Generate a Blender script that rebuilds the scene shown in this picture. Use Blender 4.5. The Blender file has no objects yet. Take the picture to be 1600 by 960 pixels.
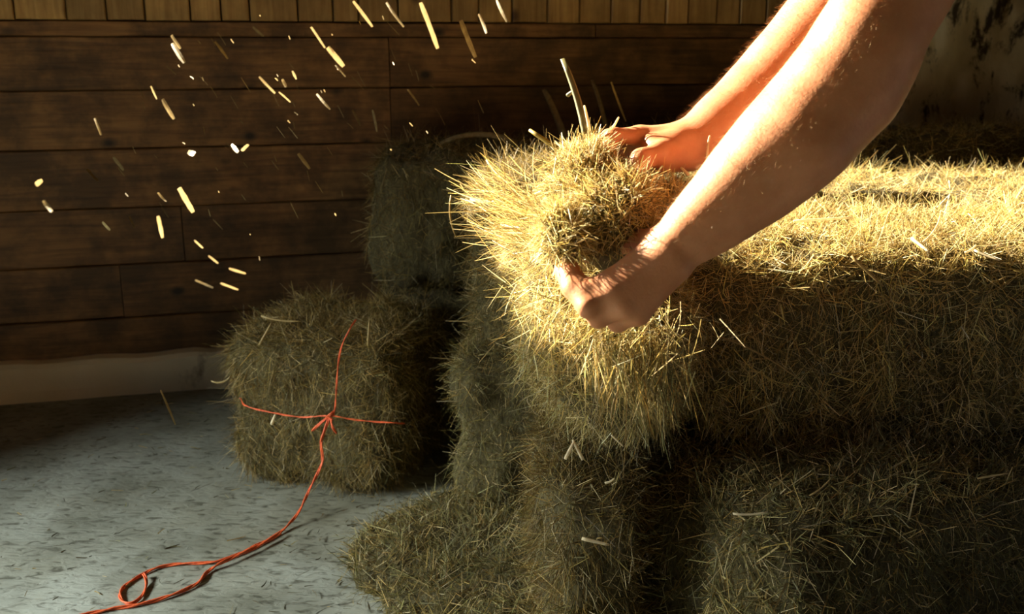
import bpy, math, random
import numpy as np
from mathutils import Vector, Matrix

random.seed(7)
rng = np.random.default_rng(7)
scene = bpy.context.scene
COL = scene.collection

# ------------------------------------------------------------------ camera
PITCH = math.radians(14.6)
CP, SP = math.cos(PITCH), math.sin(PITCH)
FPX = 1555.0
CAM = np.array([0.0, 0.0, 1.0])
cam_d = bpy.data.cameras.new('camera')
cam_d.sensor_width = 36.0
cam_d.lens = 36.0 * FPX / 1600.0
cam_d.clip_start = 0.02
cam_d.dof.use_dof = True
cam_d.dof.focus_distance = 1.55
cam_d.dof.aperture_fstop = 6.3
cam = bpy.data.objects.new('camera', cam_d)
cam.location = CAM
cam.rotation_euler = (math.pi / 2 - PITCH, 0, 0)
COL.objects.link(cam)
scene.camera = cam

# ------------------------------------------------------------------ world, sun, daylight, exposure
w = bpy.data.worlds.new('world')
scene.world = w
w.use_nodes = True
w.node_tree.nodes['Background'].inputs[0].default_value = (0.55, 0.72, 1.0, 1)
w.node_tree.nodes['Background'].inputs[1].default_value = 0.25

SUN = np.array([-0.80, 0.48, 0.40])          # towards the sun
sun_d = bpy.data.lights.new('sun', 'SUN')
sun_d.energy = 40.0
sun_d.angle = math.radians(0.9)
sun_d.color = (1.0, 0.86, 0.61)
sun = bpy.data.objects.new('sun', sun_d)
sun.rotation_euler = Vector(SUN).to_track_quat('Z', 'Y').to_euler()
sun.location = (-4, 4, 5)
COL.objects.link(sun)

def area(name, loc, target, sx, sy, energy, color):
    d = bpy.data.lights.new(name, 'AREA')
    d.shape = 'RECTANGLE'; d.size = sx; d.size_y = sy
    d.energy = energy; d.color = color
    o = bpy.data.objects.new(name, d)
    o.location = loc
    o.rotation_euler = (Vector(loc) - Vector(target)).to_track_quat('Z', 'Y').to_euler()
    COL.objects.link(o)
    return o
# lamp standing in for the sky outside the unseen, added half-door
area('doorway_daylight', (-3.6, 1.0, 1.64), (-1.0, 1.2, 0.4), 2.4, 0.62, 360.0, (0.90, 0.98, 0.90))

vs = scene.view_settings
vs.view_transform = 'Standard'
vs.look = 'None'
vs.gamma = 1.0
vs.exposure = 0.0
vs.use_curve_mapping = False

# ------------------------------------------------------------------ helpers
def P(x, y, t):
    r = (x - 800.0) / FPX; u = (480.0 - y) / FPX
    return np.array([r * t, (CP + u * SP) * t, 1.0 + (-SP + u * CP) * t])

def Pfloor(x, y, z=0.0):
    u = (480.0 - y) / FPX
    t = (1.0 - z) / (SP - u * CP)
    return P(x, y, t)

def lattice(ix, iy, iz, seed):
    n = (ix * 374761393 + iy * 668265263 + iz * 2147483647 + seed * 1274126177) & 0xFFFFFFFF
    n = ((n ^ (n >> 13)) * 1274126177) & 0xFFFFFFFF
    n = n ^ (n >> 16)
    return (n & 0xFFFF) / 32767.5 - 1.0

def vnoise(p, seed=0):
    p = np.asarray(p, dtype=np.float64)
    i = np.floor(p).astype(np.int64)
    f = p - i
    f = f * f * (3 - 2 * f)
    out = 0
    for dx in (0, 1):
        wx = f[:, 0] if dx else 1 - f[:, 0]
        for dy in (0, 1):
            wy = f[:, 1] if dy else 1 - f[:, 1]
            for dz in (0, 1):
                wz = f[:, 2] if dz else 1 - f[:, 2]
                out = out + wx * wy * wz * lattice(i[:, 0] + dx, i[:, 1] + dy, i[:, 2] + dz, seed)
    return out

def make_mesh(name, V, F, mat, smooth=False, col=None):
    V = np.asarray(V, dtype=np.float32); F = np.asarray(F, dtype=np.int32)
    me = bpy.data.meshes.new(name)
    k = F.shape[1]
    me.vertices.add(len(V)); me.vertices.foreach_set('co', V.ravel())
    me.loops.add(F.size); me.loops.foreach_set('vertex_index', F.ravel())
    me.polygons.add(len(F)); me.polygons.foreach_set('loop_start', np.arange(0, F.size, k, dtype=np.int32))
    if smooth:
        me.polygons.foreach_set('use_smooth', np.ones(len(F), dtype=bool))
    if col is not None:
        a = me.color_attributes.new('Col', 'FLOAT_COLOR', 'POINT')
        c = np.ones((len(V), 4), dtype=np.float32); c[:, :3] = col
        a.data.foreach_set('color', c.ravel())
    me.update(calc_edges=True)
    me.materials.append(mat)
    return me

def link(name, me, parent=None, kind=None):
    o = bpy.data.objects.new(name, me)
    COL.objects.link(o)
    if parent is not None:
        o.parent = parent
    if kind:
        o['kind'] = kind
    return o

def tag(o, label, cat, group=None, kind=None):
    if label: o['label'] = label
    if cat: o['category'] = cat
    if group: o['group'] = group
    if kind: o['kind'] = kind
    return o

def empty(name, loc=(0, 0, 0), rz=0.0):
    o = bpy.data.objects.new(name, None)
    o.empty_display_size = 0.05
    o.location = loc; o.rotation_euler = (0, 0, rz)
    COL.objects.link(o)
    return o

def box_vf(x0, x1, y0, y1, z0, z1):
    V = [(x, y, z) for x in (x0, x1) for y in (y0, y1) for z in (z0, z1)]
    F = [(0, 1, 3, 2), (4, 6, 7, 5), (0, 4, 5, 1), (2, 3, 7, 6), (0, 2, 6, 4), (1, 5, 7, 3)]
    return V, F

def bevel_box(x0, x1, y0, y1, z0, z1, b):
    """a box with chamfered edges along the front (low y) face: 12 vertices on two rings plus back"""
    V = [(x0 + b, y0, z0 + b), (x1 - b, y0, z0 + b), (x1 - b, y0, z1 - b), (x0 + b, y0, z1 - b),
         (x0, y0 + b, z0), (x1, y0 + b, z0), (x1, y0 + b, z1), (x0, y0 + b, z1),
         (x0, y1, z0), (x1, y1, z0), (x1, y1, z1), (x0, y1, z1)]
    F = [(0, 1, 2, 3)]
    for a in (0, 4):
        for i in range(4):
            j = (i + 1) % 4
            F.append((a + i, a + 4 + i, a + 4 + j, a + j))
    F.append((11, 10, 9, 8))
    return V, F

def tube(points, radii, sides=8, closed_ends=True, seed=None):
    pts = np.asarray(points, float)
    n = len(pts)
    radii = np.broadcast_to(np.asarray(radii, float), (n,))
    tan = np.gradient(pts, axis=0)
    tan /= np.linalg.norm(tan, axis=1)[:, None] + 1e-12
    up = np.array([0.13, 0.21, 0.97])
    V = []
    for i in range(n):
        a = np.cross(tan[i], up); a /= np.linalg.norm(a) + 1e-12
        b = np.cross(a, tan[i])
        for s in range(sides):
            th = 2 * math.pi * s / sides
            V.append(pts[i] + radii[i] * (math.cos(th) * a + math.sin(th) * b))
    F = []
    for i in range(n - 1):
        for s in range(sides):
            q = (s + 1) % sides
            F.append((i * sides + s, i * sides + q, (i + 1) * sides + q, (i + 1) * sides + s))
    if closed_ends:
        c0 = len(V); V.append(pts[0]); V.append(pts[-1])
        for s in range(sides):
            q = (s + 1) % sides
            F.append((c0, q, s, s)); F.append((c0 + 1, (n - 1) * sides + s, (n - 1) * sides + q, (n - 1) * sides + q))
    # degenerate quads become triangles
    return V, F

def mesh_py(name, V, F, mat, smooth=False):
    me = bpy.data.meshes.new(name)
    F2 = []
    for f in F:
        g = []
        for i in f:
            if i not in g: g.append(int(i))
        F2.append(g)
    me.from_pydata([tuple(map(float, v)) for v in V], [], F2)
    if smooth:
        me.polygons.foreach_set('use_smooth', np.ones(len(me.polygons), dtype=bool))
    me.update()
    me.materials.append(mat)
    return me

def spline(ctrl, n):
    c = np.asarray(ctrl, float)
    k = len(c)
    c = np.vstack([2 * c[0] - c[1], c, 2 * c[-1] - c[-2]])
    ts = np.linspace(0, k - 1, n)
    out = []
    for t in ts:
        i = min(int(t), k - 2); f = t - i
        p0, p1, p2, p3 = c[i], c[i + 1], c[i + 2], c[i + 3]
        out.append(0.5 * ((2 * p1) + (-p0 + p2) * f + (2 * p0 - 5 * p1 + 4 * p2 - p3) * f * f + (-p0 + 3 * p1 - 3 * p2 + p3) * f ** 3))
    return np.array(out)

# ------------------------------------------------------------------ materials
def new_mat(name):
    m = bpy.data.materials.new(name)
    m.use_nodes = True
    nt = m.node_tree
    for n in list(nt.nodes): nt.nodes.remove(n)
    out = nt.nodes.new('ShaderNodeOutputMaterial')
    b = nt.nodes.new('ShaderNodeBsdfPrincipled')
    nt.links.new(b.outputs[0], out.inputs[0])
    return m, nt, b, out

def N(nt, t, **kw):
    n = nt.nodes.new(t)
    for k, v in kw.items():
        if k.startswith('i_'):
            n.inputs[k[2:].replace('_', ' ')].default_value = v
        else:
            setattr(n, k, v)
    return n

def ramp(nt, stops):
    r = nt.nodes.new('ShaderNodeValToRGB')
    e = r.color_ramp.elements
    while len(e) < len(stops): e.new(0.5)
    for el, (p, c) in zip(e, stops):
        el.position = p; el.color = (c[0], c[1], c[2], 1)
    return r

def coords(nt, scale, which='Object'):
    tc = N(nt, 'ShaderNodeTexCoord')
    mp = N(nt, 'ShaderNodeMapping')
    mp.inputs['Scale'].default_value = scale
    nt.links.new(tc.outputs[which], mp.inputs[0])
    return mp

def mixc(nt, fac, a, b, mode='MIX'):
    m = N(nt, 'ShaderNodeMix', data_type='RGBA', blend_type=mode)
    for sock, v in ((m.inputs['Factor'], fac), (m.inputs[6], a), (m.inputs[7], b)):
        if hasattr(v, 'is_output') or isinstance(v, bpy.types.NodeSocket):
            nt.links.new(v, sock)
        else:
            sock.default_value = v if isinstance(v, (int, float)) else (*v, 1)
    return m.outputs[2]

def bump(nt, b, height, strength, dist):
    n = N(nt, 'ShaderNodeBump')
    n.inputs['Strength'].default_value = strength
    n.inputs['Distance'].default_value = dist
    nt.links.new(height, n.inputs['Height'])
    nt.links.new(n.outputs[0], b.inputs['Normal'])

def wood(name, light, dark, knot, grain_axis='X', rough=0.65, stain=0.6):
    m, nt, b, out = new_mat(name)
    oi = N(nt, 'ShaderNodeObjectInfo')
    tc = N(nt, 'ShaderNodeTexCoord')
    off = N(nt, 'ShaderNodeVectorMath', operation='SCALE'); off.inputs['Scale'].default_value = 13.0
    comb = N(nt, 'ShaderNodeCombineXYZ')
    for i in range(3): nt.links.new(oi.outputs['Random'], comb.inputs[i])
    nt.links.new(comb.outputs[0], off.inputs[0])
    add = N(nt, 'ShaderNodeVectorMath', operation='ADD')
    nt.links.new(tc.outputs['Object'], add.inputs[0]); nt.links.new(off.outputs[0], add.inputs[1])
    mp = N(nt, 'ShaderNodeMapping'); nt.links.new(add.outputs[0], mp.inputs[0])
    mp.inputs['Scale'].default_value = (2.0, 30, 30) if grain_axis == 'X' else (30, 30, 2.0)
    n1 = N(nt, 'ShaderNodeTexNoise', i_Scale=2.2, i_Detail=7.0, i_Roughness=0.62, i_Distortion=0.6)
    nt.links.new(mp.outputs[0], n1.inputs['Vector'])
    r1 = ramp(nt, [(0.32, dark), (0.62, light)])
    nt.links.new(n1.outputs['Fac'], r1.inputs[0])
    # stains
    n2 = N(nt, 'ShaderNodeTexNoise', i_Scale=6.0, i_Detail=5.0, i_Roughness=0.65)
    nt.links.new(add.outputs[0], n2.inputs['Vector'])
    r2 = ramp(nt, [(0.40, (1 - stain,) * 3), (0.60, (1, 1, 1))])
    nt.links.new(n2.outputs['Fac'], r2.inputs[0])
    c = mixc(nt, 1.0, r1.outputs[0], r2.outputs[0], 'MULTIPLY')
    # knots
    mk = N(nt, 'ShaderNodeMapping'); nt.links.new(add.outputs[0], mk.inputs[0])
    mk.inputs['Scale'].default_value = (0.7, 1, 1) if grain_axis == 'X' else (1, 1, 0.7)
    vo = N(nt, 'ShaderNodeTexVoronoi', i_Scale=6.5)
    nt.links.new(mk.outputs[0], vo.inputs['Vector'])
    r3 = ramp(nt, [(0.05, (1, 1, 1)), (0.13, (0, 0, 0))])
    nt.links.new(vo.outputs['Distance'], r3.inputs[0])
    c = mixc(nt, r3.outputs[0], c, knot)
    hv = N(nt, 'ShaderNodeHueSaturation')
    mr = N(nt, 'ShaderNodeMapRange'); mr.inputs['To Min'].default_value = 0.72; mr.inputs['To Max'].default_value = 1.22
    nt.links.new(oi.outputs['Random'], mr.inputs[0]); nt.links.new(mr.outputs[0], hv.inputs['Value'])
    nt.links.new(c, hv.inputs['Color'])
    nt.links.new(hv.outputs[0], b.inputs['Base Color'])
    b.inputs['Roughness'].default_value = rough
    bump(nt, b, n1.outputs['Fac'], 0.5, 0.003)
    return m

M = {}
M['board'] = wood('stained_board', (0.27, 0.138, 0.046), (0.13, 0.062, 0.021), (0.012, 0.007, 0.004), 'X', 0.6, 0.62)
M['pine'] = wood('pine_plank', (0.56, 0.36, 0.13), (0.36, 0.20, 0.062), (0.10, 0.05, 0.02), 'Z', 0.55, 0.30)
M['rough_wood'] = wood('barn_wood', (0.11, 0.065, 0.03), (0.05, 0.03, 0.014), (0.02, 0.012, 0.006), 'X', 0.8, 0.4)

def mat_dark():
    m, nt, b, out = new_mat('gap_dark')
    n = N(nt, 'ShaderNodeTexNoise', i_Scale=20.0)
    r = ramp(nt, [(0.3, (0.010, 0.007, 0.004)), (0.7, (0.022, 0.014, 0.008))])
    nt.links.new(n.outputs['Fac'], r.inputs[0]); nt.links.new(r.outputs[0], b.inputs['Base Color'])
    b.inputs['Roughness'].default_value = 0.95
    return m
M['gap'] = mat_dark()

def mat_concrete():
    m, nt, b, out = new_mat('concrete_floor')
    mp = coords(nt, (1, 1, 1))
    rot = N(nt, 'ShaderNodeMapping'); rot.inputs['Rotation'].default_value = (0, 0, math.radians(-22)); rot.inputs['Scale'].default_value = (20, 44, 30)
    nt.links.new(mp.outputs[0], rot.inputs[0])
    n1 = N(nt, 'ShaderNodeTexNoise', i_Scale=1.5, i_Detail=5.0, i_Roughness=0.6, i_Distortion=0.7)
    nt.links.new(rot.outputs[0], n1.inputs['Vector'])
    n2 = N(nt, 'ShaderNodeTexNoise', i_Scale=5.0, i_Detail=7.0, i_Roughness=0.62)
    nt.links.new(mp.outputs[0], n2.inputs['Vector'])
    n3 = N(nt, 'ShaderNodeTexNoise', i_Scale=1.6, i_Detail=4.0, i_Roughness=0.6)
    nt.links.new(mp.outputs[0], n3.inputs['Vector'])
    base = ramp(nt, [(0.32, (0.195, 0.20, 0.165)), (0.62, (0.355, 0.37, 0.33))])
    nt.links.new(n2.outputs['Fac'], base.inputs[0])
    pit = ramp(nt, [(0.34, (0.17, 0.155, 0.115)), (0.47, (1, 1, 1))])
    nt.links.new(n1.outputs['Fac'], pit.inputs[0])
    c = mixc(nt, 0.75, base.outputs[0], pit.outputs[0], 'MULTIPLY')
    st = ramp(nt, [(0.38, (0.68, 0.62, 0.50)), (0.6, (1, 1, 1))])
    nt.links.new(n3.outputs['Fac'], st.inputs[0])
    c = mixc(nt, 0.8, c, st.outputs[0], 'MULTIPLY')
    nt.links.new(c, b.inputs['Base Color'])
    b.inputs['Roughness'].default_value = 0.62
    bump(nt, b, n1.outputs['Fac'], 0.55, 0.006)
    return m
M['floor'] = mat_concrete()

def mat_plaster(name, light, mid, dark, scale, lo, hi):
    m, nt, b, out = new_mat(name)
    mp = coords(nt, (1, 1, 0.6))
    n1 = N(nt, 'ShaderNodeTexNoise', i_Scale=scale, i_Detail=9.0, i_Roughness=0.68, i_Distortion=0.3)
    nt.links.new(mp.outputs[0], n1.inputs['Vector'])
    n2 = N(nt, 'ShaderNodeTexNoise', i_Scale=scale * 0.35, i_Detail=5.0)
    nt.links.new(mp.outputs[0], n2.inputs['Vector'])
    r1 = ramp(nt, [(lo, dark), (hi, light)])
    nt.links.new(n1.outputs['Fac'], r1.inputs[0])
    r2 = ramp(nt, [(0.35, mid), (0.65, (1, 1, 1))])
    nt.links.new(n2.outputs['Fac'], r2.inputs[0])
    c = mixc(nt, 0.9, r1.outputs[0], r2.outputs[0], 'MULTIPLY')
    nt.links.new(c, b.inputs['Base Color'])
    b.inputs['Roughness'].default_value = 0.9
    bump(nt, b, n1.outputs['Fac'], 0.6, 0.008)
    return m
M['plaster'] = mat_plaster('peeling_limewash', (0.76, 0.67, 0.44), (0.5, 0.42, 0.3), (0.075, 0.055, 0.03), 13.0, 0.39, 0.47)
M['kerb'] = mat_plaster('limewashed_kerb', (0.80, 0.73, 0.58), (0.8, 0.74, 0.62), (0.3, 0.23, 0.16), 9.0, 0.27, 0.40)

def mat_hay():
    m, nt, b, out = new_mat('dry_hay')
    at = N(nt, 'ShaderNodeAttribute', attribute_name='Col')
    nt.links.new(at.outputs['Color'], b.inputs['Base Color'])
    b.inputs['Roughness'].default_value = 0.52
    b.inputs['Specular IOR Level'].default_value = 0.35
    tr = N(nt, 'ShaderNodeBsdfTranslucent')
    nt.links.new(at.outputs['Color'], tr.inputs['Color'])
    mx = N(nt, 'ShaderNodeMixShader'); mx.inputs[0].default_value = 0.36
    nt.links.new(b.outputs[0], mx.inputs[1]); nt.links.new(tr.outputs[0], mx.inputs[2])
    nt.links.new(mx.outputs[0], out.inputs[0])
    return m
M['hay'] = mat_hay()

def mat_haycore():
    m, nt, b, out = new_mat('packed_hay')
    mp = coords(nt, (60, 60, 14))
    n1 = N(nt, 'ShaderNodeTexNoise', i_Scale=2.0, i_Detail=6.0, i_Roughness=0.7, i_Distortion=1.2)
    nt.links.new(mp.outputs[0], n1.inputs['Vector'])
    r = ramp(nt, [(0.3, (0.045, 0.036, 0.014)), (0.55, (0.12, 0.095, 0.035)), (0.72, (0.22, 0.18, 0.07))])  # core kept dark so the gaps between straws carry shade in their colour
    nt.links.new(n1.outputs['Fac'], r.inputs[0]); nt.links.new(r.outputs[0], b.inputs['Base Color'])
    b.inputs['Roughness'].default_value = 0.9
    bump(nt, b, n1.outputs['Fac'], 1.0, 0.01)
    return m
M['core'] = mat_haycore()

def mat_simple(name, c1, c2, scale, rough, bs=0.0, bd=0.001):
    m, nt, b, out = new_mat(name)
    mp = coords(nt, (1, 1, 1))
    n = N(nt, 'ShaderNodeTexNoise', i_Scale=scale, i_Detail=4.0)
    nt.links.new(mp.outputs[0], n.inputs['Vector'])
    r = ramp(nt, [(0.35, c1), (0.65, c2)])
    nt.links.new(n.outputs['Fac'], r.inputs[0]); nt.links.new(r.outputs[0], b.inputs['Base Color'])
    b.inputs['Roughness'].default_value = rough
    if bs: bump(nt, b, n.outputs['Fac'], bs, bd)
    return m
M['twine'] = mat_simple('orange_twine', (0.66, 0.085, 0.022), (0.85, 0.16, 0.05), 160, 0.5, 0.6, 0.001)
def mat_thin(name, c1, c2, tw):
    m = mat_simple(name, c1, c2, 90, 0.45)
    nt = m.node_tree
    b = [n for n in nt.nodes if n.type == 'BSDF_PRINCIPLED'][0]; out = [n for n in nt.nodes if n.type == 'OUTPUT_MATERIAL'][0]
    rp = [n for n in nt.nodes if n.type == 'VALTORGB'][0]
    tr = N(nt, 'ShaderNodeBsdfTranslucent'); nt.links.new(rp.outputs[0], tr.inputs['Color'])
    mx = N(nt, 'ShaderNodeMixShader'); mx.inputs[0].default_value = tw
    nt.links.new(b.outputs[0], mx.inputs[1]); nt.links.new(tr.outputs[0], mx.inputs[2]); nt.links.new(mx.outputs[0], out.inputs[0])
    return m
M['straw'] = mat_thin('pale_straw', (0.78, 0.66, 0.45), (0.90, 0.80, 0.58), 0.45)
M['straw_dim'] = mat_thin('shaded_tan_straw', (0.30, 0.21, 0.08), (0.42, 0.31, 0.13), 0.3)  # darker straw copy; shade on the dim bits is put into the colour
M['blade'] = mat_simple('green_blade', (0.12, 0.112, 0.044), (0.16, 0.15, 0.065), 40, 0.45)
M['dry_brown'] = mat_simple('dry_brown_blade', (0.06, 0.045, 0.018), (0.10, 0.075, 0.03), 60, 0.6)
M['yellow_stalk'] = mat_simple('yellow_stalk', (0.26, 0.18, 0.025), (0.34, 0.24, 0.045), 60, 0.45)
M['shirt'] = mat_simple('grey_cotton', (0.16, 0.17, 0.18), (0.20, 0.21, 0.22), 200, 0.9, 0.3, 0.001)
M['trousers'] = mat_simple('blue_denim', (0.05, 0.07, 0.13), (0.08, 0.10, 0.18), 300, 0.9, 0.3, 0.001)
M['hair'] = mat_simple('brown_hair', (0.07, 0.04, 0.02), (0.12, 0.07, 0.03), 200, 0.6)
M['arm_hair'] = mat_simple('fair_arm_hair', (0.50, 0.32, 0.16), (0.62, 0.42, 0.22), 60, 0.5)
M['boot'] = mat_simple('brown_leather', (0.06, 0.035, 0.02), (0.10, 0.06, 0.03), 60, 0.6)
M['steel'] = mat_simple('dark_iron', (0.05, 0.045, 0.04), (0.09, 0.08, 0.07), 90, 0.6)

def mat_skin():
    m, nt, b, out = new_mat('skin')
    mp = coords(nt, (1, 1, 1))
    n = N(nt, 'ShaderNodeTexNoise', i_Scale=26.0, i_Detail=5.0, i_Roughness=0.6)
    nt.links.new(mp.outputs[0], n.inputs['Vector'])
    r = ramp(nt, [(0.3, (0.46, 0.185, 0.085)), (0.7, (0.60, 0.275, 0.145))])
    nt.links.new(n.outputs['Fac'], r.inputs[0]); nt.links.new(r.outputs[0], b.inputs['Base Color'])
    b.inputs['Roughness'].default_value = 0.5
    b.inputs['Specular IOR Level'].default_value = 0.4
    b.inputs['Subsurface Weight'].default_value = 0.35
    b.inputs['Subsurface Radius'].default_value = (1.0, 0.30, 0.14)
    b.inputs['Subsurface Scale'].default_value = 0.007
    n2 = N(nt, 'ShaderNodeTexNoise', i_Scale=260.0, i_Detail=3.0)
    nt.links.new(mp.outputs[0], n2.inputs['Vector'])
    bump(nt, b, n2.outputs['Fac'], 0.22, 0.0015)
    return m
M['skin'] = mat_skin()

# ------------------------------------------------------------------ the room
WO = np.array([-1.503, 2.758])                 # a point on the foot of the back wall
WANG = math.atan(0.264)
WD = np.array([math.cos(WANG), math.sin(WANG)])
WALL_TOP = 1.20  # unseen top edge, set so the sun clears it and shades the back bales
XL = -1.9

def struct(name, V, F, mat, parent=None):
    o = link(name, mesh_py(name, V, F, mat), parent)
    if parent is None: o['kind'] = 'structure'
    return o

# floor: an uneven slab of concrete
gx = np.linspace(-3.2, 3.2, 120); gy = np.linspace(-2.2, 5.2, 140)
X, Y = np.meshgrid(gx, gy)
pp = np.stack([X.ravel() * 3, Y.ravel() * 3, np.zeros(X.size)], 1)
Z = vnoise(pp, 3) * 0.0022 + vnoise(pp * 3.1, 4) * 0.001
V = np.stack([X.ravel(), Y.ravel(), Z], 1)
idx = np.arange(X.size).reshape(X.shape)
F = np.stack([idx[:-1, :-1].ravel(), idx[:-1, 1:].ravel(), idx[1:, 1:].ravel(), idx[1:, :-1].ravel()], 1)
fl = link('floor', make_mesh('floor', V, F, M['floor'], True)); fl['kind'] = 'structure'
V, F = box_vf(-3.2, 3.2, -2.2, 5.2, 3.0, 3.1); struct('ceiling', V, F, M['rough_wood'])

# unseen left wall; window and low doorway are added to shape sun and daylight
WY0, WY1, WZ0, WZ1 = 1.72, 4.9, 1.56, 2.48
DY0, DY1, DZ1 = 0.1, 1.70, 1.13
def wall_piece(y0, y1, z0, z1):
    return box_vf(XL - 0.14, XL, y0, y1, z0, z1)
def merge(parts):
    V, F = [], []
    for v, f in parts:
        k = len(V); V += list(v); F += [tuple(i + k for i in q) for q in f]
    return V, F
V, F = merge([wall_piece(-2.2, DY0, 0, 3.0), wall_piece(DY0, DY1, DZ1, 3.0), wall_piece(DY1, WY0, 0, 3.0),
              wall_piece(WY0, WY1, 0, WZ0), wall_piece(WY0, WY1, WZ1, 3.0), wall_piece(WY1, 5.2, 0, 3.0)])
struct('wall_left', V, F, M['rough_wood'])
V, F = merge([box_vf(XL - 0.17, XL + 0.02, DY0 - 0.06, DY0, 0, DZ1), box_vf(XL - 0.17, XL + 0.02, DY1, DY1 + 0.04, 0, DZ1),
              box_vf(XL - 0.17, XL + 0.02, DY0 - 0.06, DY1 + 0.04, DZ1, DZ1 + 0.06)])
struct('door_1', V, F, M['board'])  # frame of the unseen doorway, lintel kept low to cut off daylight
V, F = box_vf(-3.2, 3.2, -2.3, -2.2, 0, 3.0); struct('wall_front', V, F, M['rough_wood'])
V, F = box_vf(2.9, 3.0, -2.2, 5.2, 0, 3.0); struct('wall_right', V, F, M['rough_wood'])
V, F = box_vf(-3.2, 3.2, 5.1, 5.2, 0, 3.0); struct('wall_outer', V, F, M['rough_wood'])

# back wall: boarded partition, board by board (local frame: x along the wall, y into it)
wb = empty('wall_back', (WO[0], WO[1], 0), WANG); wb['kind'] = 'structure'
V, F = box_vf(-0.42, 4.6, 0.03, 0.10, 0.0, WALL_TOP - 0.01)
link('backing', mesh_py('backing', V, F, M['gap']), wb)

def u_at(px, py=60):
    d = P(px, py, 1.0) - CAM
    # WO + u*WD = s*d.xy
    A = np.array([[WD[0], -d[0]], [WD[1], -d[1]]])
    u, s = np.linalg.solve(A, -WO)
    return u

rows = [1.073, 1.031, 0.885, 0.722, 0.552, 0.385, 0.225, 0.085]
joints = {1: [607], 2: [607], 0: [930], 3: [1180], 4: [260, 980], 5: [150]}
for r in range(len(rows) - 1):
    z1, z0 = rows[r], rows[r + 1]
    cuts = [-0.42] + [u_at(px) for px in joints.get(r, [])] + [4.6]
    for a, b in zip(cuts[:-1], cuts[1:]):
        dy = random.uniform(-0.003, 0.003)
        L = b - a
        n = max(6, int(L / 0.12))
        # a board with slightly wavy edges
        xs = np.linspace(a + 0.0015, b - 0.0015, n)
        g = 0.0011
        V, F = [], []
        for i, x in enumerate(xs):
            e0 = z0 + g + random.uniform(-0.0012, 0.0012); e1 = z1 - g + random.uniform(-0.0012, 0.0012)
            c = 0.003
            V += [(x, 0.03, e0), (x, dy + c, e0), (x, dy, e0 + c), (x, dy + random.uniform(-0.0008, 0.0008), (e0 + e1) / 2), (x, dy, e1 - c), (x, dy + c, e1), (x, 0.03, e1)]
        for i in range(n - 1):
            for k in range(6):
                F.append((i * 7 + k, (i + 1) * 7 + k, (i + 1) * 7 + k + 1, i * 7 + k + 1))
        F.append(tuple(range(7))); F.append(tuple(reversed(range((n - 1) * 7, n * 7))))
        link('board', mesh_py('board', V, F, M['board'], False), wb)

seams = [-150, -80, -30, 22, 103, 166, 226, 297, 345, 390, 465, 520, 560, 622, 705, 748, 800, 855, 905, 955, 1000, 1040, 1075, 1120, 1156, 1197, 1232, 1275, 1330, 1385, 1440, 1500, 1560, 1640]
us = [u_at(p, 15) for p in seams]
for a, b in zip(us[:-1], us[1:]):
    dy = random.uniform(-0.004, 0.002) - 0.004
    V, F = bevel_box(a + 0.0022, b - 0.0022, dy, 0.03, 1.0745 + random.uniform(0, 0.002), WALL_TOP, 0.003)
    link('plank', mesh_py('plank', V, F, M['pine']), wb)
V, F = box_vf(us[-1], 4.6, 0.0, 0.03, 1.075, WALL_TOP); link('plank', mesh_py('plank', V, F, M['pine']), wb)
V, F = box_vf(-0.42, us[0], 0.0, 0.03, 1.075, WALL_TOP); link('plank', mesh_py('plank', V, F, M['pine']), wb)

# lime-washed kerb at the foot of the wall
n = 90
V, F = [], []
xs = np.linspace(-0.42, 4.4, n)
for i, x in enumerate(xs):
    t = 0.112 + 0.003 * float(vnoise(np.array([[x * 7, 1.3, 0.2]]), 9)[0]) + 0.004 * random.uniform(-1, 1)
    f = -0.045 + 0.005 * float(vnoise(np.array([[x * 5, 7.3, 0.2]]), 10)[0])
    V += [(x, f - 0.006, -0.004), (x, f, 0.03), (x, f + 0.002, t - 0.012), (x, f + 0.012, t), (x, 0.0, t + 0.004), (x, 0.03, t)]
for i in range(n - 1):
    for k in range(5):
        F.append((i * 6 + k, (i + 1) * 6 + k, (i + 1) * 6 + k + 1, i * 6 + k + 1))
o = link('trim_1', mesh_py('trim_1', V, F, M['kerb'], False)); o['kind'] = 'structure'
o.location = (WO[0], WO[1], 0); o.rotation_euler = (0, 0, WANG)

# lime-washed masonry pier at the right
a, b = u_at(1372, 100), u_at(1592, 100)
gx = np.linspace(a, b, 44); gz = np.linspace(0, 3.0, 90)
X, Z = np.meshgrid(gx, gz)
q = np.stack([X.ravel() * 6, np.zeros(X.size), Z.ravel() * 6], 1)
D = -0.13 + 0.016 * vnoise(q, 21) + 0.007 * vnoise(q * 3, 22)
edge = np.minimum(X.ravel() - a, b - X.ravel())
D = D + 0.03 * np.clip(1 - edge / 0.03, 0, 1) ** 2
V = np.stack([X.ravel(), D, Z.ravel()], 1)
idx = np.arange(X.size).reshape(X.shape)
F = [tuple(f) for f in np.stack([idx[:-1, :-1].ravel(), idx[:-1, 1:].ravel(), idx[1:, 1:].ravel(), idx[1:, :-1].ravel()], 1)]
V = [tuple(v) for v in V]
for side, xx in ((idx[:, 0], a), (idx[:, -1], b)):
    k = len(V)
    for i, j in enumerate(side): V.append((xx, 0.03, gz[i]))
    for i in range(len(side) - 1):
        F.append((int(side[i]), int(side[i + 1]), k + i + 1, k + i))
o = link('wall_pier', mesh_py('wall_pier', V, F, M['plaster'], True)); o['kind'] = 'structure'
o.location = (WO[0], WO[1], 0); o.rotation_euler = (0, 0, WANG)

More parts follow.
